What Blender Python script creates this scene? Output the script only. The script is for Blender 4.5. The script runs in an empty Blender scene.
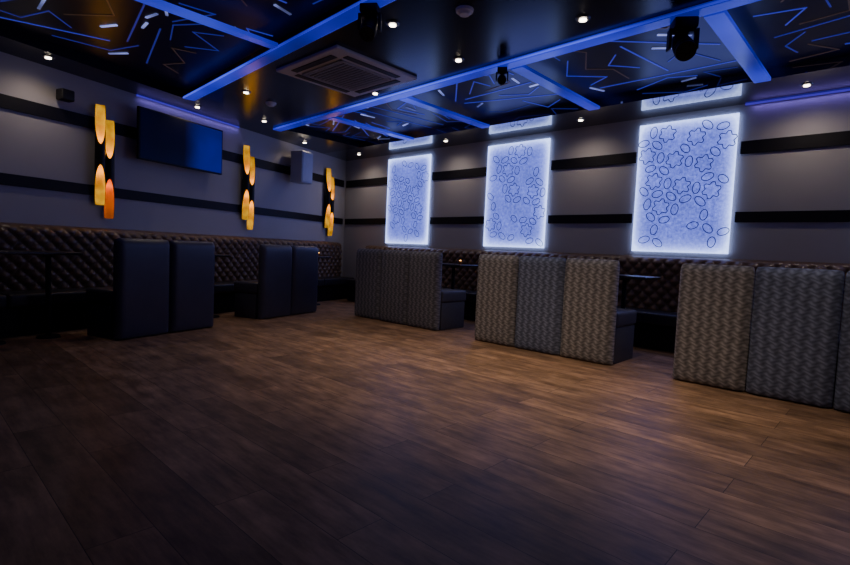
import bpy, bmesh, math, random
from mathutils import Vector, Matrix
random.seed(7)
C = bpy.context.scene.collection
RA = math.radians

# ---------------------------------------------------------------- materials
def mat(name):
    m = bpy.data.materials.new(name); m.use_nodes = True
    nt = m.node_tree
    b = nt.nodes["Principled BSDF"]
    return m, nt, b
def M(nt, op, a, b=None, c=None):
    n = nt.nodes.new("ShaderNodeMath"); n.operation = op
    for i, v in enumerate((a, b, c)):
        if v is None: continue
        if isinstance(v, (int, float)): n.inputs[i].default_value = v
        else: nt.links.new(v, n.inputs[i])
    return n.outputs[0]
def mixc(nt, f, c1, c2):
    n = nt.nodes.new("ShaderNodeMix"); n.data_type = 'RGBA'
    if isinstance(f, (int, float)): n.inputs[0].default_value = f
    else: nt.links.new(f, n.inputs[0])
    for i, c in ((6, c1), (7, c2)):
        if isinstance(c, tuple): n.inputs[i].default_value = c+(1,)
        else: nt.links.new(c, n.inputs[i])
    return n.outputs[2]
def simple(name, col, rough=0.5, metal=0.0, emit=None, es=0.0, spec=0.5, var=0.15, scale=8.0, ior=None, evar=0.0, escale=0.7, emit2=None):
    m, nt, b = mat(name)
    n = nt.nodes.new("ShaderNodeTexNoise"); n.inputs["Scale"].default_value = scale
    tc = nt.nodes.new("ShaderNodeTexCoord"); nt.links.new(tc.outputs["Object"], n.inputs["Vector"])
    r = nt.nodes.new("ShaderNodeValToRGB")
    r.color_ramp.elements[0].color = tuple(c*(1-var) for c in col)+(1,)
    r.color_ramp.elements[1].color = tuple(min(1, c*(1+var)) for c in col)+(1,)
    nt.links.new(n.outputs["Fac"], r.inputs["Fac"]); nt.links.new(r.outputs["Color"], b.inputs["Base Color"])
    b.inputs["Roughness"].default_value = rough; b.inputs["Metallic"].default_value = metal
    b.inputs["Specular IOR Level"].default_value = spec
    if ior: b.inputs["IOR"].default_value = ior
    if emit:
        b.inputs["Emission Color"].default_value = tuple(emit)+(1,)
        b.inputs["Emission Strength"].default_value = es
        if evar:
            g = nt.nodes.new("ShaderNodeNewGeometry")
            n2 = nt.nodes.new("ShaderNodeTexNoise"); n2.inputs["Scale"].default_value = escale; n2.inputs["Detail"].default_value = 1
            nt.links.new(g.outputs["Position"], n2.inputs["Vector"])
            mr = nt.nodes.new("ShaderNodeMapRange"); mr.inputs[1].default_value = 0.35; mr.inputs[2].default_value = 0.65
            mr.inputs[3].default_value = es*(1-evar); mr.inputs[4].default_value = es*(1+evar)
            nt.links.new(n2.outputs["Fac"], mr.inputs[0]); nt.links.new(mr.outputs[0], b.inputs["Emission Strength"])
            if emit2:
                m2 = nt.nodes.new("ShaderNodeMapRange"); m2.inputs[1].default_value = 0.48; m2.inputs[2].default_value = 0.68
                nt.links.new(n2.outputs["Fac"], m2.inputs[0])
                nt.links.new(mixc(nt, m2.outputs[0], tuple(emit), tuple(emit2)), b.inputs["Emission Color"])
    return m

def floor_mat():
    m, nt, b = mat("oak_plank_floor")
    g = nt.nodes.new("ShaderNodeNewGeometry")
    br = nt.nodes.new("ShaderNodeTexBrick")
    br.offset = 0.37; br.offset_frequency = 2
    br.inputs["Scale"].default_value = 1.0
    br.inputs["Mortar Size"].default_value = 0.002
    br.inputs["Mortar Smooth"].default_value = 0.3
    br.inputs["Bias"].default_value = 0.0
    br.inputs["Brick Width"].default_value = 1.6
    br.inputs["Row Height"].default_value = 0.25
    br.inputs["Color1"].default_value = (0, 0, 0, 1); br.inputs["Color2"].default_value = (1, 1, 1, 1)
    br.inputs["Mortar"].default_value = (0.5, 0.5, 0.5, 1)
    nt.links.new(g.outputs["Position"], br.inputs["Vector"])
    mp = nt.nodes.new("ShaderNodeMapping"); mp.inputs["Scale"].default_value = (1.4, 7.5, 1)
    nt.links.new(g.outputs["Position"], mp.inputs["Vector"])
    comb = nt.nodes.new("ShaderNodeVectorMath"); comb.operation = 'ADD'
    sc = nt.nodes.new("ShaderNodeVectorMath"); sc.operation = 'SCALE'; sc.inputs[3].default_value = 9.0
    nt.links.new(br.outputs["Color"], sc.inputs[0])
    nt.links.new(mp.outputs[0], comb.inputs[0]); nt.links.new(sc.outputs[0], comb.inputs[1])
    n1 = nt.nodes.new("ShaderNodeTexNoise"); n1.inputs["Scale"].default_value = 2.0; n1.inputs["Detail"].default_value = 8; n1.inputs["Roughness"].default_value = 0.64
    nt.links.new(comb.outputs[0], n1.inputs["Vector"])
    n2 = nt.nodes.new("ShaderNodeTexNoise"); n2.inputs["Scale"].default_value = 3.4; n2.inputs["Detail"].default_value = 5; n2.inputs["Roughness"].default_value = 0.6
    mp2 = nt.nodes.new("ShaderNodeMapping"); mp2.inputs["Scale"].default_value = (0.9, 1.3, 1)
    nt.links.new(g.outputs["Position"], mp2.inputs["Vector"]); nt.links.new(mp2.outputs[0], n2.inputs["Vector"])
    r = nt.nodes.new("ShaderNodeValToRGB")
    r.color_ramp.elements[0].position = 0.30; r.color_ramp.elements[0].color = (0.135, 0.074, 0.038, 1)
    r.color_ramp.elements[1].position = 0.71; r.color_ramp.elements[1].color = (0.43, 0.265, 0.152, 1)
    nt.links.new(n1.outputs["Fac"], r.inputs["Fac"])
    v = M(nt, 'MULTIPLY_ADD', br.outputs["Color"], 0.55, 0.68)
    v2 = M(nt, 'MULTIPLY_ADD', n2.outputs["Fac"], 1.8, 0.08)
    vv = M(nt, 'MULTIPLY', v, v2)
    hs = nt.nodes.new("ShaderNodeHueSaturation"); nt.links.new(r.outputs[0], hs.inputs["Color"]); nt.links.new(vv, hs.inputs["Value"])
    col = mixc(nt, br.outputs["Fac"], hs.outputs[0], (0.028, 0.017, 0.011))
    nt.links.new(col, b.inputs["Base Color"])
    rr = M(nt, 'MULTIPLY_ADD', n1.outputs["Fac"], 0.25, 0.33)
    nt.links.new(rr, b.inputs["Roughness"])
    b.inputs["Specular IOR Level"].default_value = 0.3
    bp = nt.nodes.new("ShaderNodeBump"); bp.inputs["Strength"].default_value = 0.28; bp.inputs["Distance"].default_value = 0.003
    h = M(nt, 'SUBTRACT', M(nt, 'MULTIPLY', n1.outputs["Fac"], 0.5), br.outputs["Fac"])
    nt.links.new(h, bp.inputs["Height"]); nt.links.new(bp.outputs[0], b.inputs["Normal"])
    return m

def fabric(name, c1, c2):
    m, nt, b = mat(name)
    tc = nt.nodes.new("ShaderNodeTexCoord")
    s = nt.nodes.new("ShaderNodeSeparateXYZ"); nt.links.new(tc.outputs["Object"], s.inputs[0])
    x, z = s.outputs[0], s.outputs[2]
    xs = M(nt, 'ADD', M(nt, 'MULTIPLY', x, 2*math.pi*7/0.64), M(nt, 'MULTIPLY', M(nt, 'SINE', M(nt, 'MULTIPLY', z, 55.0)), 1.0))
    colm = M(nt, 'COSINE', xs)
    tick = M(nt, 'SINE', M(nt, 'ADD', M(nt, 'MULTIPLY', z, 165.0), M(nt, 'MULTIPLY', M(nt, 'SINE', xs), 1.8)))
    f = M(nt, 'MULTIPLY', M(nt, 'MULTIPLY_ADD', tick, 0.25, 0.72), M(nt, 'MULTIPLY_ADD', colm, -0.30, 0.70))
    nz = nt.nodes.new("ShaderNodeTexNoise"); nz.inputs["Scale"].default_value = 30; nz.inputs["Detail"].default_value = 3
    nt.links.new(tc.outputs["Object"], nz.inputs["Vector"])
    f2 = M(nt, 'MULTIPLY', f, M(nt, 'MULTIPLY_ADD', nz.outputs["Fac"], 1.0, 0.5))
    nt.links.new(mixc(nt, f2, c1, c2), b.inputs["Base Color"])
    b.inputs["Roughness"].default_value = 0.72; b.inputs["Specular IOR Level"].default_value = 0.25
    bp = nt.nodes.new("ShaderNodeBump"); bp.inputs["Strength"].default_value = 0.18; bp.inputs["Distance"].default_value = 0.002
    nt.links.new(f, bp.inputs["Height"]); nt.links.new(bp.outputs[0], b.inputs["Normal"])
    return m

PANEL = 1.15
def panel_mat():
    m, nt, b = mat("backlit_marble_panel")
    tc = nt.nodes.new("ShaderNodeTexCoord")
    s = nt.nodes.new("ShaderNodeSeparateXYZ"); nt.links.new(tc.outputs["Generated"], s.inputs[0])
    ax = M(nt, 'MULTIPLY', M(nt, 'ABSOLUTE', M(nt, 'SUBTRACT', s.outputs[0], 0.5)), 2.0)
    az = M(nt, 'MULTIPLY', M(nt, 'ABSOLUTE', M(nt, 'SUBTRACT', s.outputs[2], 0.5)), 2.0)
    ex = M(nt, 'POWER', ax, 9.0); ez = M(nt, 'POWER', az, 11.0)
    e = M(nt, 'MINIMUM', M(nt, 'ADD', ex, ez), 1.0)
    n = nt.nodes.new("ShaderNodeTexNoise"); n.inputs["Scale"].default_value = 20; n.inputs["Detail"].default_value = 10; n.inputs["Roughness"].default_value = 0.85
    nt.links.new(tc.outputs["Object"], n.inputs["Vector"])
    n3 = nt.nodes.new("ShaderNodeTexNoise"); n3.inputs["Scale"].default_value = 2.2; n3.inputs["Detail"].default_value = 2
    nt.links.new(tc.outputs["Object"], n3.inputs["Vector"])
    ct = nt.nodes.new("ShaderNodeMapRange"); ct.inputs[1].default_value = 0.32; ct.inputs[2].default_value = 0.68; ct.inputs[3].default_value = 0.3; ct.inputs[4].default_value = 1.6
    nt.links.new(n.outputs["Fac"], ct.inputs[0])
    base = M(nt, 'MULTIPLY', ct.outputs[0], M(nt, 'MULTIPLY_ADD', n3.outputs["Fac"], 0.7, 0.6))
    st = M(nt, 'ADD', base, M(nt, 'MULTIPLY', e, 2.0))
    cf = M(nt, 'MINIMUM', M(nt, 'ADD', M(nt, 'MULTIPLY', e, 0.7), M(nt, 'MULTIPLY', ct.outputs[0], 0.22)), 1.0)
    col = mixc(nt, cf, (0.10, 0.13, 1.0), (0.42, 0.55, 1.0))
    nt.links.new(col, b.inputs["Emission Color"]); nt.links.new(M(nt, 'MULTIPLY', st, PANEL), b.inputs["Emission Strength"])
    b.inputs["Base Color"].default_value = (0.05, 0.05, 0.15, 1); b.inputs["Roughness"].default_value = 0.7
    return m
def screen_mat():
    m, nt, b = mat("screen_painted_blue_reflection")
    tc = nt.nodes.new("ShaderNodeTexCoord")
    s = nt.nodes.new("ShaderNodeSeparateXYZ"); nt.links.new(tc.outputs["Generated"], s.inputs[0])
    n = nt.nodes.new("ShaderNodeTexNoise"); n.inputs["Scale"].default_value = 1.5; nt.links.new(tc.outputs["Object"], n.inputs["Vector"])
    mr = nt.nodes.new("ShaderNodeMapRange"); mr.inputs[1].default_value = 0.50; mr.inputs[2].default_value = 0.30; mr.inputs[3].default_value = 0.010; mr.inputs[4].default_value = 0.17  # blue reflection across one side of the glossy screen, painted as emission
    nt.links.new(s.outputs[0], mr.inputs[0])
    nt.links.new(M(nt, 'MULTIPLY', mr.outputs[0], M(nt, 'MULTIPLY_ADD', n.outputs["Fac"], 1.4, 0.2)), b.inputs["Emission Strength"])
    b.inputs["Emission Color"].default_value = (0.02, 0.03, 1.0, 1)
    b.inputs["Base Color"].default_value = (0.002, 0.002, 0.004, 1); b.inputs["Roughness"].default_value = 0.3
    b.inputs["Specular IOR Level"].default_value = 0.15
    return m
def leather():
    m, nt, b = mat("dark_brown_leather")
    tc = nt.nodes.new("ShaderNodeTexCoord")
    n = nt.nodes.new("ShaderNodeTexNoise"); n.inputs["Scale"].default_value = 6; n.inputs["Detail"].default_value = 5
    nt.links.new(tc.outputs["Object"], n.inputs["Vector"])
    nt.links.new(mixc(nt, n.outputs["Fac"], (0.09, 0.053, 0.03), (0.22, 0.135, 0.075)), b.inputs["Base Color"])
    b.inputs["Roughness"].default_value = 0.32
    v = nt.nodes.new("ShaderNodeTexVoronoi"); v.inputs["Scale"].default_value = 120
    nt.links.new(tc.outputs["Object"], v.inputs["Vector"])
    bp = nt.nodes.new("ShaderNodeBump"); bp.inputs["Strength"].default_value = 0.15; bp.inputs["Distance"].default_value = 0.002
    nt.links.new(v.outputs["Distance"], bp.inputs["Height"]); nt.links.new(bp.outputs[0], b.inputs["Normal"])
    return m

m_floor = floor_mat()
m_wall = simple("taupe_grey_wall_paint", (0.50, 0.475, 0.48), 0.8, var=0.05, scale=2.5, spec=0.15)
m_stripe = simple("black_wall_band", (0.008, 0.007, 0.010), 0.55, spec=0.3)
m_ceil = simple("satin_black_ceiling", (0.005, 0.005, 0.012), 0.22, spec=0.3)
m_mirror = simple("polished_black_ceiling_border", (0.006, 0.006, 0.010), 0.03, spec=0.5, ior=4.0)
m_coffer = simple("coffer_black_panel", (0.006, 0.006, 0.04), 0.35, spec=0.35, var=0.3, scale=3)  # blue in the base colour stands in for the blue-violet ceiling glow
m_panel = panel_mat()
m_line = simple("dark_blue_outline", (0.002, 0.003, 0.04), 0.6, emit=(0.01, 0.015, 0.5), es=0.12)
m_black = simple("matt_black_metal", (0.008, 0.008, 0.010), 0.5, spec=0.3)
m_blackg = simple("black_lamp_shell", (0.005, 0.005, 0.005), 0.4, spec=0.25)
m_gold = simple("glowing_gold_lining", (0.75, 0.44, 0.02), 0.5, 0.0, emit=(1.0, 0.50, 0.003), es=0.48, var=0.2, evar=0.5, escale=8)
m_amber = simple("glowing_amber_lining", (0.7, 0.2, 0.01), 0.5, 0.0, emit=(1.0, 0.20, 0.002), es=0.28, var=0.2, evar=0.3, escale=7)
m_beam = simple("royal_blue_lit_beam", (0.03, 0.03, 0.5), 0.25, emit=(0.03, 0.035, 1.0), es=0.38, var=0.3, scale=1.5, evar=0.6, escale=0.8, emit2=(0.07, 0.09, 1.0))  # blue glow and paler highlights along the beams painted into the emission
m_led = simple("blue_led", (0.05, 0.06, 1), 0.4, emit=(0.045, 0.055, 1.0), es=0.85, evar=0.7, escale=0.8, emit2=(0.12, 0.16, 1.0))
zmats = [simple("violet_blue_light_line_%s" % w, (0.04, 0.04, 0.4), 0.4, emit=(0.07, 0.075, 0.9), es=s_) for w, s_ in (("faint", 0.10), ("dim", 0.2), ("bright", 0.42))]
zmats.append(simple("muted_bronze_inlay_line", (0.22, 0.15, 0.10), 0.4, emit=(0.35, 0.22, 0.18), es=0.06))
m_bar = simple("pale_violet_light_bar", (0.2, 0.25, 0.7), 0.4, emit=(0.34, 0.40, 1.0), es=0.65, evar=0.75, escale=2)
m_purple = simple("violet_led", (0.1, 0.05, 0.5), 0.4, emit=(0.10, 0.05, 0.9), es=0.5)
m_white = simple("warm_white_lens", (1, 0.95, 0.85), 0.4, emit=(1, 0.85, 0.65), es=14)
m_rim = simple("satin_nickel_rim", (0.15, 0.15, 0.16), 0.35, 0.8)
m_plastic = simple("white_plastic", (0.5, 0.51, 0.56), 0.45, var=0.04)
m_lgrille = simple("light_speaker_grille", (0.6, 0.6, 0.66), 0.6)
m_grey = simple("grey_plastic", (0.66, 0.66, 0.70), 0.5, var=0.04)
m_grille = simple("grey_slat", (0.38, 0.38, 0.41), 0.5)
m_dark = simple("dark_intake", (0.03, 0.03, 0.035), 0.6)
m_tab = simple("dark_table_top", (0.02, 0.015, 0.012), 0.3)
m_leather = leather()
m_navy = simple("navy_leatherette", (0.050, 0.050, 0.082), 0.38, var=0.25, scale=4)
m_seat = simple("dark_seat_vinyl", (0.022, 0.021, 0.028), 0.42)
m_fab = fabric("cool_taupe_woven_fabric", (0.055, 0.054, 0.057), (0.45, 0.44, 0.43))
m_fabb = fabric("blue_grey_woven_fabric", (0.042, 0.050, 0.078), (0.27, 0.32, 0.46))
m_fabd = fabric("dark_grey_woven_fabric", (0.045, 0.046, 0.056), (0.26, 0.265, 0.30))
m_send = simple("grey_upholstered_seat", (0.085, 0.085, 0.10), 0.6, var=0.2, scale=30)
m_screen = screen_mat()
m_flame = simple("candle_glow", (1, 0.6, 0.2), 0.4, emit=(1, 0.42, 0.1), es=4)
m_glass = simple("amber_glass", (0.3, 0.12, 0.03), 0.2)

# ---------------------------------------------------------------- mesh helpers
class MB:
    def __init__(s): s.bm = bmesh.new()
    def box(s, c, d, bev=0.0, seg=2, mi=0):
        r = bmesh.ops.create_cube(s.bm, size=1.0)
        vs = r["verts"]
        for v in vs: v.co = Vector((v.co.x*d[0]+c[0], v.co.y*d[1]+c[1], v.co.z*d[2]+c[2]))
        fs = set(f for v in vs for f in v.link_faces)
        for f in fs: f.material_index = mi
        if bev > 0:
            es = list(set(e for v in vs for e in v.link_edges))
            r2 = bmesh.ops.bevel(s.bm, geom=es, offset=bev, segments=seg, profile=0.6, affect='EDGES')
            for f in r2["faces"]: f.material_index = mi
        return s
    def cyl(s, c, r, h, axis='Z', r2=None, seg=24, mi=0):
        mtx = Matrix.Translation(c)
        if axis == 'Y': mtx = mtx @ Matrix.Rotation(RA(90), 4, 'X')
        if axis == 'X': mtx = mtx @ Matrix.Rotation(RA(90), 4, 'Y')
        rr = bmesh.ops.create_cone(s.bm, cap_ends=True, segments=seg, radius1=r, radius2=r if r2 is None else r2, depth=h, matrix=mtx)
        for f in set(f for v in rr["verts"] for f in v.link_faces): f.material_index = mi
        return s
    def sph(s, c, r, sc=(1, 1, 1)):
        bmesh.ops.create_uvsphere(s.bm, u_segments=20, v_segments=12, radius=r, matrix=Matrix.Translation(c) @ Matrix.Diagonal((*sc, 1)))
        return s
    def prism(s, pts, z0, z1, mi=0):
        a = [s.bm.verts.new((p[0], p[1], z0)) for p in pts]; b = [s.bm.verts.new((p[0], p[1], z1)) for p in pts]
        n = len(pts); fs = [s.bm.faces.new(a[::-1]), s.bm.faces.new(b)]
        for i in range(n): fs.append(s.bm.faces.new((a[i], a[(i+1) % n], b[(i+1) % n], b[i])))
        for f in fs: f.material_index = mi
        return s
    def obj(s, name, mats, parent=None, smooth=False, loc=(0, 0, 0), rot=(0, 0, 0)):
        bmesh.ops.recalc_face_normals(s.bm, faces=s.bm.faces[:])
        me = bpy.data.meshes.new(name); s.bm.to_mesh(me); s.bm.free()
        for m in (mats if isinstance(mats, (list, tuple)) else [mats]): me.materials.append(m)
        if smooth:
            me.polygons.foreach_set("use_smooth", [True]*len(me.polygons))
            try: me.set_sharp_from_angle(angle=RA(40))
            except Exception: pass
        o = bpy.data.objects.new(name, me); C.objects.link(o)
        o.location = loc; o.rotation_euler = rot
        if parent: o.parent = parent
        return o
def cushion(w, d, h, bulge, name, m, parent, loc, nx=20, nz=30):
    """upholstered slab with rounded outline and softly crowned faces; origin bottom centre"""
    B = MB(); B.box((0, 0, h/2), (w, d, h), 0.0)
    bm = B.bm
    bmesh.ops.subdivide_edges(bm, edges=[e for e in bm.edges if abs(e.verts[0].co.z-e.verts[1].co.z) > h*0.5], cuts=nz)
    bmesh.ops.subdivide_edges(bm, edges=[e for e in bm.edges if abs(e.verts[0].co.x-e.verts[1].co.x) > w*0.5], cuts=nx, use_grid_fill=True)
    R = 0.07
    for v in bm.verts:
        x, y, z = v.co
        fx = max(0.0, 1-(2*x/w)**2); fz = max(0.0, 1-(2*(z-h/2)/h)**6)
        ex = max(0, abs(x)-(w/2-R)); ez = max(0, z-(h-R), (R*0.4-z)*1.0)
        rr = min(1.0, math.hypot(ex, ez)/R)
        k = math.sqrt(max(0.0, 1-rr*rr*0.93))
        yy = d/2*k+bulge*fx**0.5*fz
        v.co.y = math.copysign(yy if y > 0 else yy*0.9, y)
        if ez > 0 and ex > 0 and z > h/2 and math.hypot(ex, ez) > R*0.999:
            q = R*0.999/math.hypot(ex, ez)
            v.co.x = math.copysign(w/2-R+ex*(0.6+0.4*q), x); v.co.z = h-R+ez*(0.6+0.4*q)
    bmesh.ops.recalc_face_normals(bm, faces=bm.faces[:])
    me_o = B.obj(name, m, parent, False, loc=loc)
    me = me_o.data; me.polygons.foreach_set("use_smooth", [True]*len(me.polygons))
    md = me_o.modifiers.new("Bevel", 'BEVEL'); md.width = 0.01; md.segments = 3; md.limit_method = 'ANGLE'; md.angle_limit = RA(40)
    return me_o
def empty(name, loc, rz=0, label="", cat="", group=None):
    o = bpy.data.objects.new(name, None); C.objects.link(o); o.empty_display_size = 0.1
    o.location = loc; o.rotation_euler = (0, 0, rz)
    o["label"] = label; o["category"] = cat
    if group: o["group"] = group
    return o
def tag(o, label, cat, group=None):
    o["label"] = label; o["category"] = cat
    if group: o["group"] = group
    return o
def struct(o): o["kind"] = "structure"; return o

# ---------------------------------------------------------------- room frame
CX, CY = -10.15, 7.8
DS = Vector((0.308, -0.9514)); DN = Vector((0.9514, 0.308))
AL = math.atan2(DS.y, DS.x)
AR = math.pi
def LW(s, o, z=0.0): return (CX+DS.x*s+DN.x*o, CY+DS.y*s+DN.y*o, z)
ZC, ZT = 3.33, 3.45
YF, XR = -3.0, 4.0
SL = (CY-YF)/0.9514
xl = CX+DS.x*SL
def YA(x): return 4.955-0.037*(x+8.55)
def YB(x): return 3.11-0.05*(x+7.9)

struct(MB().prism([(CX-0.6, CY+0.2), (XR+0.2, CY+0.2), (XR+0.2, YF-0.2), (xl-0.4, YF-0.2)], -0.1, 0).obj("floor", m_floor))
b = MB(); b.box(((CX+XR)/2, CY+0.1, ZT/2), (XR-CX+0.4, 0.2, ZT)); struct(b.obj("wall_back", m_wall))
b = MB()
p0, p1 = LW(-0.2, 0), LW(SL+0.2, 0); q0, q1 = LW(-0.2, -0.2), LW(SL+0.2, -0.2)
b.prism([p0[:2], p1[:2], q1[:2], q0[:2]], 0, ZT); struct(b.obj("wall_left", m_wall))
struct(MB().box((XR+0.1, (CY+YF)/2, ZT/2), (0.2, CY-YF+0.4, ZT)).obj("wall_right", m_wall))
struct(MB().box(((xl+XR)/2, YF-0.1, ZT/2), (XR-xl+0.6, 0.2, ZT)).obj("wall_front", m_wall))
b = MB()
b.prism([(CX-0.6, CY+0.2), (XR+0.2, CY+0.2), (XR+0.2, YF-0.2), (xl-0.4, YF-0.2)], ZT, ZT+0.1, mi=1)
def wx(y): return CX+DS.x*((CY-y)/0.9514)
def soff(pts, mi=0): b.prism(pts, ZC, ZT, mi=mi)
soff([(wx(7.8), 7.8), (XR, 7.8), (XR, 6.9), (wx(6.9), 6.9)], 2)
soff([(wx(6.9), 6.9), (-8.5, 6.9), (-8.5, YA(-8.5)), (wx(5.02), 5.02)])
soff([(wx(5.02), 5.02), (-8.5, YA(-8.5)), (XR, YA(XR)), (XR, YB(XR)), (-8.0, YB(-8.0)), (wx(3.18), 3.18)])
soff([(wx(3.18), 3.18), (-8.0, YB(-8)), (wx(3.1)+0.6, YB(-7.95)), (wx(0.3)+0.6, 0.3), (wx(0.3), 0.3)])
soff([(wx(0.3), 0.3), (XR, 0.3), (XR, YF), (wx(YF), YF)])
struct(b.obj("ceiling", [m_ceil, m_coffer, m_mirror]))

ti = 1
PC = [-7.91, -5.15, -2.35, 0.42]; PW = 1.29; PZ0, PZ1 = 1.345, 3.215
edges = [CX+0.05]+[v for c in PC for v in (c-PW/2-0.04, c+PW/2+0.04)]+[XR]
for z0, z1 in ((2.675, 2.84), (1.77, 1.91)):
    for i in range(0, len(edges), 2):
        x0, x1 = edges[i], edges[i+1]
        struct(MB().box(((x0+x1)/2, CY-0.012, (z0+z1)/2), (x1-x0, 0.024, z1-z0), 0.004).obj("trim_%d" % ti, m_stripe)); ti += 1
    o = MB().box(((SL+0.1)/2, 0.012, (z0+z1)/2), (SL-0.1, 0.024, z1-z0), 0.004).obj("trim_%d" % ti, m_stripe, loc=(CX, CY, 0), rot=(0, 0, AL)); ti += 1
    struct(o)
def cove(L_, loc, rz, energy):
    global ti
    o = struct(MB().box((0, 0, 0), (L_, 0.02, 0.02)).obj("trim_%d" % ti, m_purple, loc=loc, rot=(0, 0, rz))); ti += 1
    L = bpy.data.lights.new("violet_wash", 'AREA'); L.shape = 'RECTANGLE'; L.size = L_*0.97; L.size_y = 0.02; L.energy = energy; L.color = (0.28, 0.2, 1.0)
    lo = bpy.data.objects.new("violet_wash", L); C.objects.link(lo); lo.parent = o; lo.location = (0, 0.03, -0.015); lo.rotation_euler = (0.2, 0, 0)
cove(5.4, (1.05, CY-0.01, 3.32), AR, 4.5)
cove(2.0, LW(4.5, 0.01, 3.32), AL, 1.5)

# ---------------------------------------------------------------- backlit panels
def ribbon(bm, pts, w, y):
    n = len(pts); inn = []; out = []
    for i in range(n):
        p = Vector(pts[i]); t = (Vector(pts[(i+1) % n])-Vector(pts[i-1])).normalized(); nn = Vector((-t.y, t.x))
        a = p+nn*w/2; c = p-nn*w/2
        inn.append(bm.verts.new((a.x, y, a.y))); out.append(bm.verts.new((c.x, y, c.y)))
    for i in range(n):
        bm.faces.new((inn[i], inn[(i+1) % n], out[(i+1) % n], out[i]))
def make_panel(cx, seed, label):
    rnd = random.Random(seed)
    H = PZ1-PZ0
    e = empty("backlit_wall_panel", (cx, CY, PZ0), AR, label, "light panel", "backlit patterned wall panels")
    MB().box((0, 0.035, H/2), (PW, 0.03, H), 0.004).obj("glowing_panel", m_panel, e)
    MB().box((0, 0.01, H/2), (PW-0.08, 0.02, H-0.08)).obj("mounting_tray", m_black, e)
    bm = bmesh.new(); LW_ = 0.0115
    def fits(x, z, r): return abs(x) < PW/2-r-0.01 and r+0.01 < z < H-r-0.01
    def oval(x, z, l, w, a):
        P = []
        for i in range(22):
            t = 2*math.pi*i/22; u = l*math.cos(t); v = w*math.sin(t)
            P.append((x+u*math.cos(a)-v*math.sin(a), z+u*math.sin(a)+v*math.cos(a)))
        ribbon(bm, P, LW_, 0.052)
    def star(x, z, a0, R=0.118):
        P = []
        for i in range(6):
            for da, r in ((-0.14, R), (0.14, R), (math.pi/6, R*0.68)):
                t = math.pi*2*i/6+da+a0
                P.append((x+r*math.cos(t), z+r*math.sin(t)))
        Q = []
        for i in range(len(P)):
            p = Vector(P[i]); q = Vector(P[(i+1) % len(P)])
            for k in (0.0, 0.2, 0.8): Q.append(tuple(p.lerp(q, k)))
        ribbon(bm, Q, LW_, 0.052)
    A = 0.395; th = rnd.uniform(0.1, 0.5); ox = rnd.uniform(-0.1, 0.1); oz = H/2+rnd.uniform(-0.1, 0.1)
    ca, sa = math.cos(th), math.sin(th)
    def P2(i, j):
        x = A*(i+0.5*j); z = A*0.866*j
        return ox+x*ca-z*sa, oz+x*sa+z*ca
    for i in range(-9, 10):
        for j in range(-9, 10):
            x, z = P2(i, j)
            if fits(x, z, 0.10) and rnd.random() < 0.5: star(x, z, th+math.pi/6)
            for (di, dj, ang) in ((1, 0, 0), (0, 1, math.pi/3), (-1, 1, 2*math.pi/3)):
                if rnd.random() > 0.72: continue
                x2, z2 = P2(i+di, j+dj); mx, mz = (x+x2)/2, (z+z2)/2
                if fits(mx, mz, 0.065):
                    oval(mx, mz, rnd.uniform(0.072, 0.084), 0.048, th+ang+math.pi/2+rnd.uniform(-0.12, 0.12))
    me = bpy.data.meshes.new("pebble_outline_pattern"); bm.to_mesh(me); bm.free(); me.materials.append(m_line)
    o = bpy.data.objects.new("pebble_outline_pattern", me); C.objects.link(o); o.parent = e
    L = bpy.data.lights.new("panel_light", 'AREA'); L.shape = 'RECTANGLE'; L.size = PW*0.9; L.size_y = H*0.9
    L.energy = 4; L.color = (0.25, 0.3, 1.0)
    lo = bpy.data.objects.new("panel_glow_lamp", L); C.objects.link(lo); lo.parent = e
    lo.location = (0, 0.09, H/2); lo.rotation_euler = (RA(90), 0, 0)
    return e
for i, c in enumerate(PC):
    make_panel(c, 71+i, "tall backlit blue-white panel with pebble and star outlines")

# ---------------------------------------------------------------- ceiling beams
def beam(x0, y0, x1, y1, w, label, led=True):
    L = math.hypot(x1-x0, y1-y0); a = math.atan2(y1-y0, x1-x0)
    e = empty("ceiling_light_beam", ((x0+x1)/2, (y0+y1)/2, ZC), a, label, "ceiling beam", "blue-lit ceiling beams")
    MB().box((0, 0, -0.02), (L, w, 0.04), 0.004).obj("beam_body", m_beam, e)
    if led:
        MB().box((0, -w/2-0.005, -0.025), (L, 0.012, 0.014)).obj("led_strip", m_led, e)
        MB().box((0, w/2+0.005, -0.025), (L, 0.012, 0.014)).obj("led_strip", m_led, e)
    return e
beam(-8.55, YA(-8.55), 3.9, YA(3.9), 0.15, "long blue-lit beam running the length of the ceiling")
beam(-7.9, YB(-7.9), 3.9, YB(3.9), 0.15, "long blue-lit beam beside the air conditioning unit")
for x in (-6.95, -5.19, -3.3, -1.3, 0.7):
    beam(x, YA(x)+0.1, x, 6.85, 0.16, "short blue-lit cross beam dividing the patterned ceiling", led=False)
for x in (-5.03, -2.6):
    beam(x, 0.35, x, YB(x)-0.1, 0.12, "short blue-lit cross beam dividing the patterned ceiling", led=False)

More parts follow.
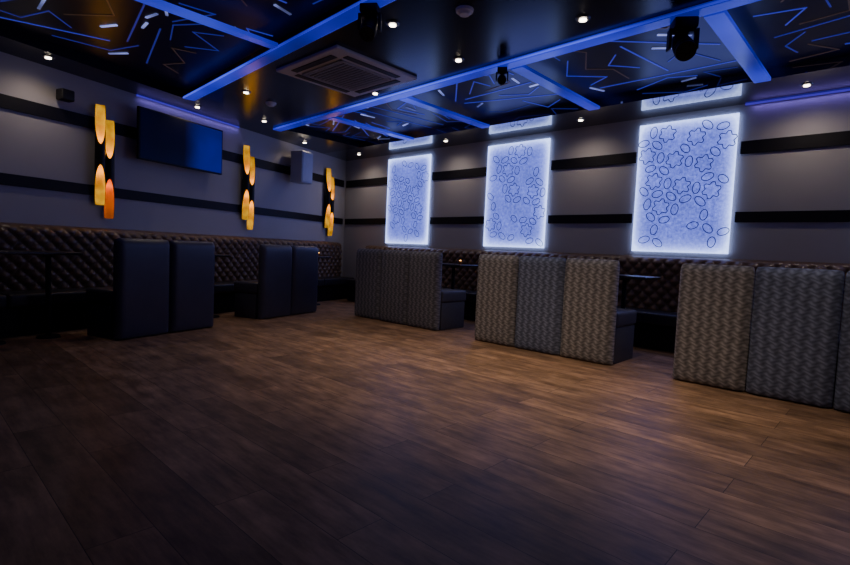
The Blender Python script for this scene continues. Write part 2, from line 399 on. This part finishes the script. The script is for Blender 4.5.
# ---------------------------------------------------------------- light lines in the coffers
def zig(pts, w, mtl, name, label, grp, cat, z):
    bm = bmesh.new()
    P = [Vector(p) for p in pts]; n = len(P); L = []; R = []
    for i in range(n):
        d0 = (P[i]-P[i-1]).normalized() if i else (P[1]-P[0]).normalized()
        d1 = (P[i+1]-P[i]).normalized() if i < n-1 else d0
        t = (d0+d1).normalized(); nn = Vector((-t.y, t.x)); k = w/2/max(0.5, t.dot(d0))
        L.append(P[i]+nn*k); R.append(P[i]-nn*k)
    c = sum(P, Vector((0, 0)))/n
    vb = [[bm.verts.new((q.x-c.x, q.y-c.y, zz)) for zz in (-z, 0)] for q in L]
    vr = [[bm.verts.new((q.x-c.x, q.y-c.y, zz)) for zz in (-z, 0)] for q in R]
    for i in range(n-1):
        bm.faces.new((vb[i][0], vb[i+1][0], vr[i+1][0], vr[i][0])); bm.faces.new((vb[i][1], vr[i][1], vr[i+1][1], vb[i+1][1]))
        bm.faces.new((vb[i][0], vb[i][1], vb[i+1][1], vb[i+1][0])); bm.faces.new((vr[i][0], vr[i+1][0], vr[i+1][1], vr[i][1]))
    for i in (0, n-1): bm.faces.new((vb[i][0], vr[i][0], vr[i][1], vb[i][1]))
    bmesh.ops.recalc_face_normals(bm, faces=bm.faces[:])
    me = bpy.data.meshes.new(name); bm.to_mesh(me); bm.free(); me.materials.append(mtl)
    o = bpy.data.objects.new(name, me); C.objects.link(o); o.location = (c.x, c.y, ZT)
    tag(o, label, cat, grp)
def segx(a, b, c, d):
    def cr(o, p, q): return (p[0]-o[0])*(q[1]-o[1])-(p[1]-o[1])*(q[0]-o[0])
    return cr(a, b, c)*cr(a, b, d) < 0 and cr(c, d, a)*cr(c, d, b) < 0
def segd(p, a, b):
    A = Vector(a); B = Vector(b); P_ = Vector(p); t = max(0, min(1, (P_-A).dot(B-A)/max(1e-6, (B-A).length_squared)))
    return (P_-(A+(B-A)*t)).length
def clash(p, q, segs, d):
    for u, v in segs:
        if segx(p, q, u, v) or min(segd(p, u, v), segd(q, u, v), segd(u, p, q), segd(v, p, q)) < d: return True
    return False
cells = [(-8.4, -7.05, 5.02, 6.88), (-6.84, -5.3, 4.98, 6.88), (-5.08, -3.4, 4.9, 6.88), (-3.2, -1.4, 4.85, 6.88), (-1.2, 0.6, 4.75, 6.88), (0.8, 2.6, 4.7, 6.88),
         (-7.3, -5.1, 0.33, 2.9), (-4.95, -3.2, 0.33, 2.82)]
rnd = random.Random(29)
for ci, (x0, x1, y0, y1) in enumerate(cells):
    big = ci >= 6
    def inside(p):
        if not (x0 < p[0] < x1 and y0 < p[1] < y1): return False
        return p[0] > wx(p[1])+0.66
    segs = []; n = 0
    for att in range(900):
        if n >= (4 if big else 3): break
        x = rnd.uniform(x0, x1); y = rnd.uniform(y0, y1); a = rnd.uniform(0, math.pi); l = rnd.uniform(0.5, 1.0)
        p = (x-l*math.cos(a), y-l*math.sin(a)); q = (x+l*math.cos(a), y+l*math.sin(a))
        if inside(p) and inside(q) and not clash(p, q, segs, 0.12):
            segs.append((p, q)); n += 1
            zig([p, q], 0.017, rnd.choice(zmats[1:3]), "straight_light_line", "long thin straight violet-blue line on black ceiling", "straight ceiling lines", "light line", 0.006)
    n = 0
    for att in range(6000):
        if n >= (10 if big else 8): break
        p = [rnd.uniform(x0, x1), rnd.uniform(y0, y1)]; a = rnd.uniform(0, 6.28); pts = [tuple(p)]; g = inside(p); sg = rnd.choice((-1, 1))
        for j in range(rnd.choice((2, 3, 4))):
            l = rnd.uniform(0.26, 0.58); q = [p[0]+l*math.cos(a), p[1]+l*math.sin(a)]
            if not inside(q) or clash(p, q, segs, 0.07): g = False; break
            pts.append(tuple(q)); p = q; a += sg*RA(rnd.choice((50, 65, 80, 110, 120))); sg = -sg
        if g:
            n += 1; segs += [(pts[i], pts[i+1]) for i in range(len(pts)-1)]
            mm = rnd.choice(zmats)
            zig(pts, 0.013, mm, "zigzag_light_line", "thin angular bronze zigzag line on black ceiling" if mm is zmats[3] else "thin angular violet-blue zigzag line on black ceiling", "zigzag ceiling lines", "light line", 0.006)
    n = 0
    for att in range(1200):
        if n >= (7 if big else 5): break
        x = rnd.uniform(x0, x1); y = rnd.uniform(y0, y1); a = rnd.uniform(0, math.pi); l = rnd.uniform(0.08, 0.17)
        p = (x-l*math.cos(a), y-l*math.sin(a)); q = (x+l*math.cos(a), y+l*math.sin(a))
        if inside(p) and inside(q) and not clash(p, q, segs, 0.05):
            segs.append((p, q)); n += 1
            zig([p, q], 0.026, m_bar, "ceiling_light_bar", "short slim pale violet light bar on black ceiling", "short ceiling light bars", "light bar", 0.01)

# ---------------------------------------------------------------- downlights
def downlight(x, y, energy, spot=100, fill=0, label="round recessed downlight with warm white lens", col=(1.0, 0.78, 0.56)):
    e = empty("ceiling_downlight", (x, y, ZC), 0, label, "downlight", "recessed ceiling downlights")
    MB().cyl((0, 0, -0.006), 0.06, 0.012, r2=0.066).obj("rim", m_rim, e, True)
    MB().cyl((0, 0, -0.016), 0.032, 0.01).obj("lens", m_white, e, True)
    for en, sp, cc in ((energy, spot, col), (fill, 165, (1.0, 0.9, 0.84))):  # second wide spot is added fill for ambient light on the walls
        if not en: continue
        L = bpy.data.lights.new("spot", 'SPOT'); L.energy = en; L.spot_size = RA(sp); L.spot_blend = 1.0; L.color = cc; L.shadow_soft_size = 0.06
        o = bpy.data.objects.new("downlight_or_fill_beam", L); C.objects.link(o); o.parent = e; o.location = (0, 0, -0.05)
for x, y, en, fl in ((-3.66, 3.3, 24, 4), (-3.72, 4.35, 125, 6), (-2.22, 4.27, 135, 9), (-6.9, 3.5, 16, 6), (-8.2, 4.5, 6, 4), (-0.5, 4.3, 105, 11), (-5.4, 4.6, 66, 7)):
    downlight(x, y, en, 82, fl)
for x in (-0.95, -3.75, -6.5, -9.1, 1.8):
    downlight(x, 7.34, 9, 150, 7)
for s in (6.9, 4.75, 2.1):
    p = LW(s, 0.4); downlight(p[0], p[1], 8, 150, 4)

# ---------------------------------------------------------------- air conditioner cassette
e = empty("ceiling_air_conditioner", (-5.1, 3.88, ZC), 0, "square ceiling cassette air conditioner with slatted grille", "air conditioner")
b = MB(); b.box((0, 0, -0.015), (1.22, 1.22, 0.04), 0.015, 3); b.obj("casing", m_grey, e, True)
MB().box((0, 0, -0.037), (0.74, 0.74, 0.006)).obj("intake", m_dark, e)
b = MB()
for i in range(13): b.box((0, -0.33+i*0.055, -0.047), (0.72, 0.026, 0.012), 0.003)
for sx in (-0.37, 0.37): b.box((sx, 0, -0.045), (0.03, 0.77, 0.018), 0.003)
for sx in (-0.37, 0.37): b.box((0, sx, -0.045), (0.77, 0.03, 0.018), 0.003)
b.obj("intake_grille", m_grille, e)
for k in range(4):
    a = k*math.pi/2; off = Matrix.Rotation(a, 3, 'Z') @ Vector((0, 0.485, -0.039))
    MB().box((0, 0, 0), (0.8, 0.085, 0.01), 0.003).obj("air_flap", m_dark, e, loc=off, rot=(0, 0, a))

for x, y in ((-2.95, 3.5), (-7.1, 4.0)):
    e = empty("smoke_detector", (x, y, ZC), 0, "small round ceiling smoke detector", "smoke detector", "ceiling smoke detectors")
    MB().cyl((0, 0, -0.012), 0.075, 0.024, r2=0.08).obj("base", m_grey, e, True)
    MB().cyl((0, 0, -0.036), 0.045, 0.026, r2=0.06).obj("sensor_head", m_grey, e, True)

# ---------------------------------------------------------------- moving-head lights
def head(x, y, tilt, sc, label):
    e = empty("moving_head_light", (x, y, ZC-0.04), 0.6, label, "stage light", "black club spotlights")
    MB().box((0, 0, -0.05), (0.22, 0.2, 0.1), 0.02).obj("mounting_base", m_black, e, True)
    b = MB(); b.box((-0.125, 0, -0.19), (0.03, 0.09, 0.2), 0.01); b.box((0.125, 0, -0.19), (0.03, 0.09, 0.2), 0.01); b.box((0, 0, -0.11), (0.28, 0.09, 0.03), 0.01)
    b.obj("yoke", m_black, e, True)
    b = MB(); b.cyl((0, 0, 0), 0.085, 0.24, 'Y', r2=0.1); b.cyl((0, -0.14, 0), 0.095, 0.05, 'Y'); b.sph((0, 0.11, 0), 0.085, (1, 0.7, 1))
    b.obj("lamp_head", m_black, e, True, loc=(0, 0, -0.24), rot=(tilt, 0, 0))
    e.scale = (sc, sc, sc)
head(-1.52, YA(-1.55)+0.05, 0.7, 0.88, "black moving-head spotlight hanging from blue-lit beam")
head(-3.42, YA(-3.4), 0.5, 0.5, "small black spotlight hanging below blue-lit beam")
head(-3.5, YB(-3.5), 0.9, 0.72, "black moving-head spotlight hanging near the air conditioner")

# ---------------------------------------------------------------- wall lamps
def wall_lamp(s, low, label):
    e = empty("wall_lamp", LW(s, 0, 2.24), AL, label, "wall lamp", "black and gold tube wall lamps")
    MB().box((0, 0.02, 0), (0.12, 0.04, 0.3), 0.01).obj("back_plate", m_blackg, e)
    Lh = 1.38/2; D = 0.52; r0 = 0.064
    for k, (xx, zz) in enumerate(((r0, 0.09), (-r0, -0.09))):
        def shell(r, z0=-99, z1=99):
            bm = bmesh.new(); n = 48; rows = []
            for i in range(n):
                th = 2*math.pi*i/n; f = max(0.0, (math.cos(th)+0.4)/1.4)**0.9
                zt = Lh-D*f-0.03*(1-abs(math.sin(th/2))) ; lo_ = max(-zt, z0); hi = min(zt, z1); col = []
                for j in range(7):
                    z = lo_+(hi-lo_)*j/6
                    col.append(bm.verts.new((r*math.sin(th+0.5), r*math.cos(th+0.5), z)))
                rows.append(col)
            for i in range(n):
                a, c = rows[i], rows[(i+1) % n]
                for j in range(6): bm.faces.new((a[j], c[j], c[j+1], a[j+1]))
            return bm
        B = MB(); B.bm.free(); B.bm = shell(r0)
        t = B.obj("lamp_tube", m_blackg, e, True, loc=(xx, 0.11, zz))
        B = MB(); B.bm.free(); B.bm = shell(r0-0.004, z0=0.0)
        B.obj("gold_lining", [m_gold], t, True)
        B = MB(); B.bm.free(); B.bm = shell(r0-0.004, z1=0.0)
        B.obj("amber_lining", [m_amber if (k == 1 and low) else m_gold], t, True)
        for sg in (1, -1):
            L = bpy.data.lights.new("bulb", 'POINT'); L.energy = 0.3; L.color = (1, 0.52, 0.08); L.shadow_soft_size = 0.03
            o = bpy.data.objects.new("bulb_glow", L); C.objects.link(o); o.parent = t; o.location = (0, 0.0, sg*0.22)
wall_lamp(0.78, False, "two staggered black tubes with glowing gold scooped ends")
wall_lamp(3.33, False, "two staggered black tubes with glowing gold scooped ends")
wall_lamp(6.03, True, "staggered black tubes, gold scooped ends, one lower end orange")

# ---------------------------------------------------------------- television
e = empty("wall_television", LW(4.84, 0.0, 2.74), AL, "wide dark flat television on wall bracket, blue reflection painted on screen", "television")
MB().box((0, 0.2, 0), (1.55, 0.05, 0.76), 0.012).obj("casing", m_black, e)
MB().box((0, 0.228, 0.0), (1.5, 0.004, 0.71)).obj("screen", m_screen, e)
b = MB(); b.box((0, 0.09, 0), (0.1, 0.18, 0.1), 0.01); b.box((0, 0.01, 0), (0.3, 0.02, 0.3)); b.obj("bracket", m_black, e)

# speakers
e = empty("wall_speaker", LW(2.05, 0.0, 2.82), AL, "white box loudspeaker on a wall bracket", "speaker")
b = MB(); b.box((0, 0.3, 0), (0.36, 0.3, 0.64), 0.02, 3); b.obj("cabinet", m_plastic, e, True)
MB().box((0, 0.453, 0), (0.3, 0.01, 0.58), 0.003).obj("front_grille", m_lgrille, e)
MB().box((0, 0.08, 0), (0.06, 0.16, 0.12), 0.01).obj("bracket", m_black, e)
e = empty("wall_speaker", LW(6.55, 0.0, 3.0), AL, "small black loudspeaker high on the wall", "speaker")
b = MB(); b.box((0, 0.12, 0), (0.16, 0.14, 0.14), 0.02, 3); b.obj("cabinet", m_black, e, True)
MB().box((0, 0.025, 0), (0.05, 0.05, 0.05)).obj("bracket", m_black, e)

# ---------------------------------------------------------------- tufted wall sofas
def sofa(length, depth, z1, loc, rz, label):
    e = empty("tufted_banquette_sofa", loc, rz, label, "sofa", "tufted banquette sofas")
    bt = 0.16; z0 = 0.5
    bm = bmesh.new(); nx = int(length/0.018); nz = 46; G = []
    for i in range(nx+1):
        row = []; u = -length/2+length*i/nx
        for j in range(nz+1):
            v = j/nz; z = z0+(z1-z0)*v
            A = abs(math.sin(math.pi*(u/0.17+z/0.17))); B = abs(math.sin(math.pi*(u/0.17-z/0.17)))
            puff = (A*B)**0.5*0.05
            roll = 0.0
            if v > 0.88: t = (v-0.88)/0.12; roll = -0.09*(1-math.sqrt(max(0, 1-t*t))); puff *= (1-t)
            row.append(bm.verts.new((u, bt+puff+roll, z)))
        G.append(row)
    for i in range(nx):
        for j in range(nz): bm.faces.new((G[i][j], G[i+1][j], G[i+1][j+1], G[i][j+1]))
    Bk = [[bm.verts.new((-length/2+length*i/nx, 0.01, z)) for i in (0, nx)] for z in (z0, z1)]
    top = [G[i][nz] for i in range(nx+1)]
    bm.faces.new(top+[Bk[1][1], Bk[1][0]])
    bm.faces.new([G[0][j] for j in range(nz+1)]+[Bk[1][0], Bk[0][0]])
    bm.faces.new([G[nx][j] for j in range(nz, -1, -1)]+[Bk[0][1], Bk[1][1]])
    bm.faces.new([G[i][0] for i in range(nx, -1, -1)]+[Bk[0][0], Bk[0][1]])
    bm.faces.new([Bk[0][0], Bk[1][0], Bk[1][1], Bk[0][1]])
    B = MB(); B.bm.free(); B.bm = bm; B.obj("tufted_back", m_leather, e, True)
    n = max(1, round(length/1.2)); w = length/n
    for k in range(n):
        x = -length/2+w*(k+0.5)
        MB().box((x, 0.0+depth/2+0.03, 0.42), (w-0.01, depth-0.06, 0.16), 0.04, 4).obj("seat_cushion", m_seat, e, True)
    MB().box((0, depth/2-0.02, 0.17), (length, depth-0.1, 0.34), 0.01).obj("plinth", m_black, e)
sofa(10.6, 0.60, 1.32, LW(0.35+5.3, 0.0), AL, "long dark brown leather banquette with diamond-tufted back")
sofa(12.9, 0.72, 1.28, (-2.65, CY, 0), AR, "long dark leather tufted banquette under the backlit panels")

# ---------------------------------------------------------------- booth benches
def bench(n, w, mats, ms, seat_d, sh, loc, rz, label, group):
    e = empty("booth_bench", loc, rz, label, "booth seat", group)
    W = n*w
    for k in range(n):
        x = W/2-w*(k+0.5)
        cushion(w-0.008, 0.14, 1.185, 0.014, "back_panel", mats[k], e, (x, -0.085, 0.012))
    MB().box((0, -0.15-seat_d/2, sh-0.09), (W-0.02, seat_d, 0.18), 0.045, 4).obj("seat_cushion", ms, e, True)
    MB().box((0, -0.15-seat_d/2+0.01, (sh-0.18)/2), (W-0.04, seat_d-0.04, sh-0.18), 0.015).obj("bench_base", ms, e, True)
    return e
g1 = "woven fabric booth benches"; g2 = "dark leather booth benches"
yb = 5.53
bench(3, 0.655, [m_fab, m_fabb, m_fab], m_send, 0.6, 0.60, (-3.27, yb, 0), AR, "high-backed booth bench in taupe-grey and blue-grey woven fabric", g1)
bench(3, 0.65, [m_fab, m_fabb, m_fabb], m_send, 0.6, 0.60, (-0.66, yb-0.05, 0), AR, "high-backed booth bench with one taupe and two blue-grey panels", g1)
bench(3, 0.66, [m_fabd, m_fabd, m_fabd], m_send, 0.6, 0.60, (-6.02, yb+0.1, 0), AR, "high-backed dark grey woven booth bench near the corner", g1)
bench(2, 0.71, [m_navy]*2, m_navy, 0.5, 0.58, LW(6.11, 1.62), AL, "high-backed booth bench in smooth dark navy leather", g2)
bench(2, 0.72, [m_navy]*2, m_navy, 0.5, 0.58, LW(3.76, 1.60), AL, "high-backed booth bench in smooth dark navy leather", g2)

# ---------------------------------------------------------------- tables
def table(loc, rz, w, d, label):
    e = empty("pedestal_table", loc, rz, label, "table", "dark pedestal tables")
    MB().box((0, 0, 0.985), (w, d, 0.035), 0.012, 3).obj("table_top", m_tab, e, True)
    for sx in (-w/4, w/4):
        b = MB(); b.cyl((sx, 0, 0.5), 0.028, 0.94); b.cyl((sx, 0, 0.955), 0.06, 0.03); b.obj("pedestal", m_black, e, True)
        MB().cyl((sx, 0, 0.012), 0.12, 0.024, r2=0.11).obj("foot", m_black, e, True)
    return e
lab = "dark rectangular pedestal table between bench and banquette"
for x in (-3.0, -0.3, -5.95):
    table((x, 6.67, 0), AR, 1.45, 0.56, lab)
table(LW(7.4, 0.82), AL, 1.1, 0.4, lab)
table(LW(4.95, 0.80), AL, 0.8, 0.36, lab)
table(LW(2.4, 0.82), AL, 1.0, 0.4, lab)
def candle(p):
    e = empty("candle_holder", p, 0, "small amber glass candle holder glowing on table", "candle", "table candles")
    MB().cyl((0, 0, 0.03), 0.03, 0.06, r2=0.036).obj("glass_cup", m_glass, e, True)
    MB().cyl((0, 0, 0.068), 0.022, 0.016, r2=0.008).obj("flame", m_flame, e, True)
for p in (LW(4.85, 0.82, 1.0025), LW(2.1, 0.84, 1.0025), (-5.45, 6.67, 1.0025)):
    candle(p)

# ---------------------------------------------------------------- world
W = bpy.data.worlds.new("World"); bpy.context.scene.world = W; W.use_nodes = True
W.node_tree.nodes["Background"].inputs[0].default_value = (0.02, 0.025, 0.06, 1)
W.node_tree.nodes["Background"].inputs[1].default_value = 0.2

# ---------------------------------------------------------------- camera
cam = bpy.data.cameras.new("Camera"); co = bpy.data.objects.new("Camera", cam); C.objects.link(co)
cam.sensor_width = 36; cam.lens = 505/850*36; cam.clip_start = 0.05
r = Vector((.7270, .6850, .0448)).normalized(); u = Vector((-.075, .0144, .9969)); u = (u-r*u.dot(r)).normalized(); bk = r.cross(u)
m3 = Matrix((r, u, bk)).transposed()
co.matrix_world = Matrix.Translation((0, 0, 1.2)) @ m3.to_4x4()
bpy.context.scene.camera = co
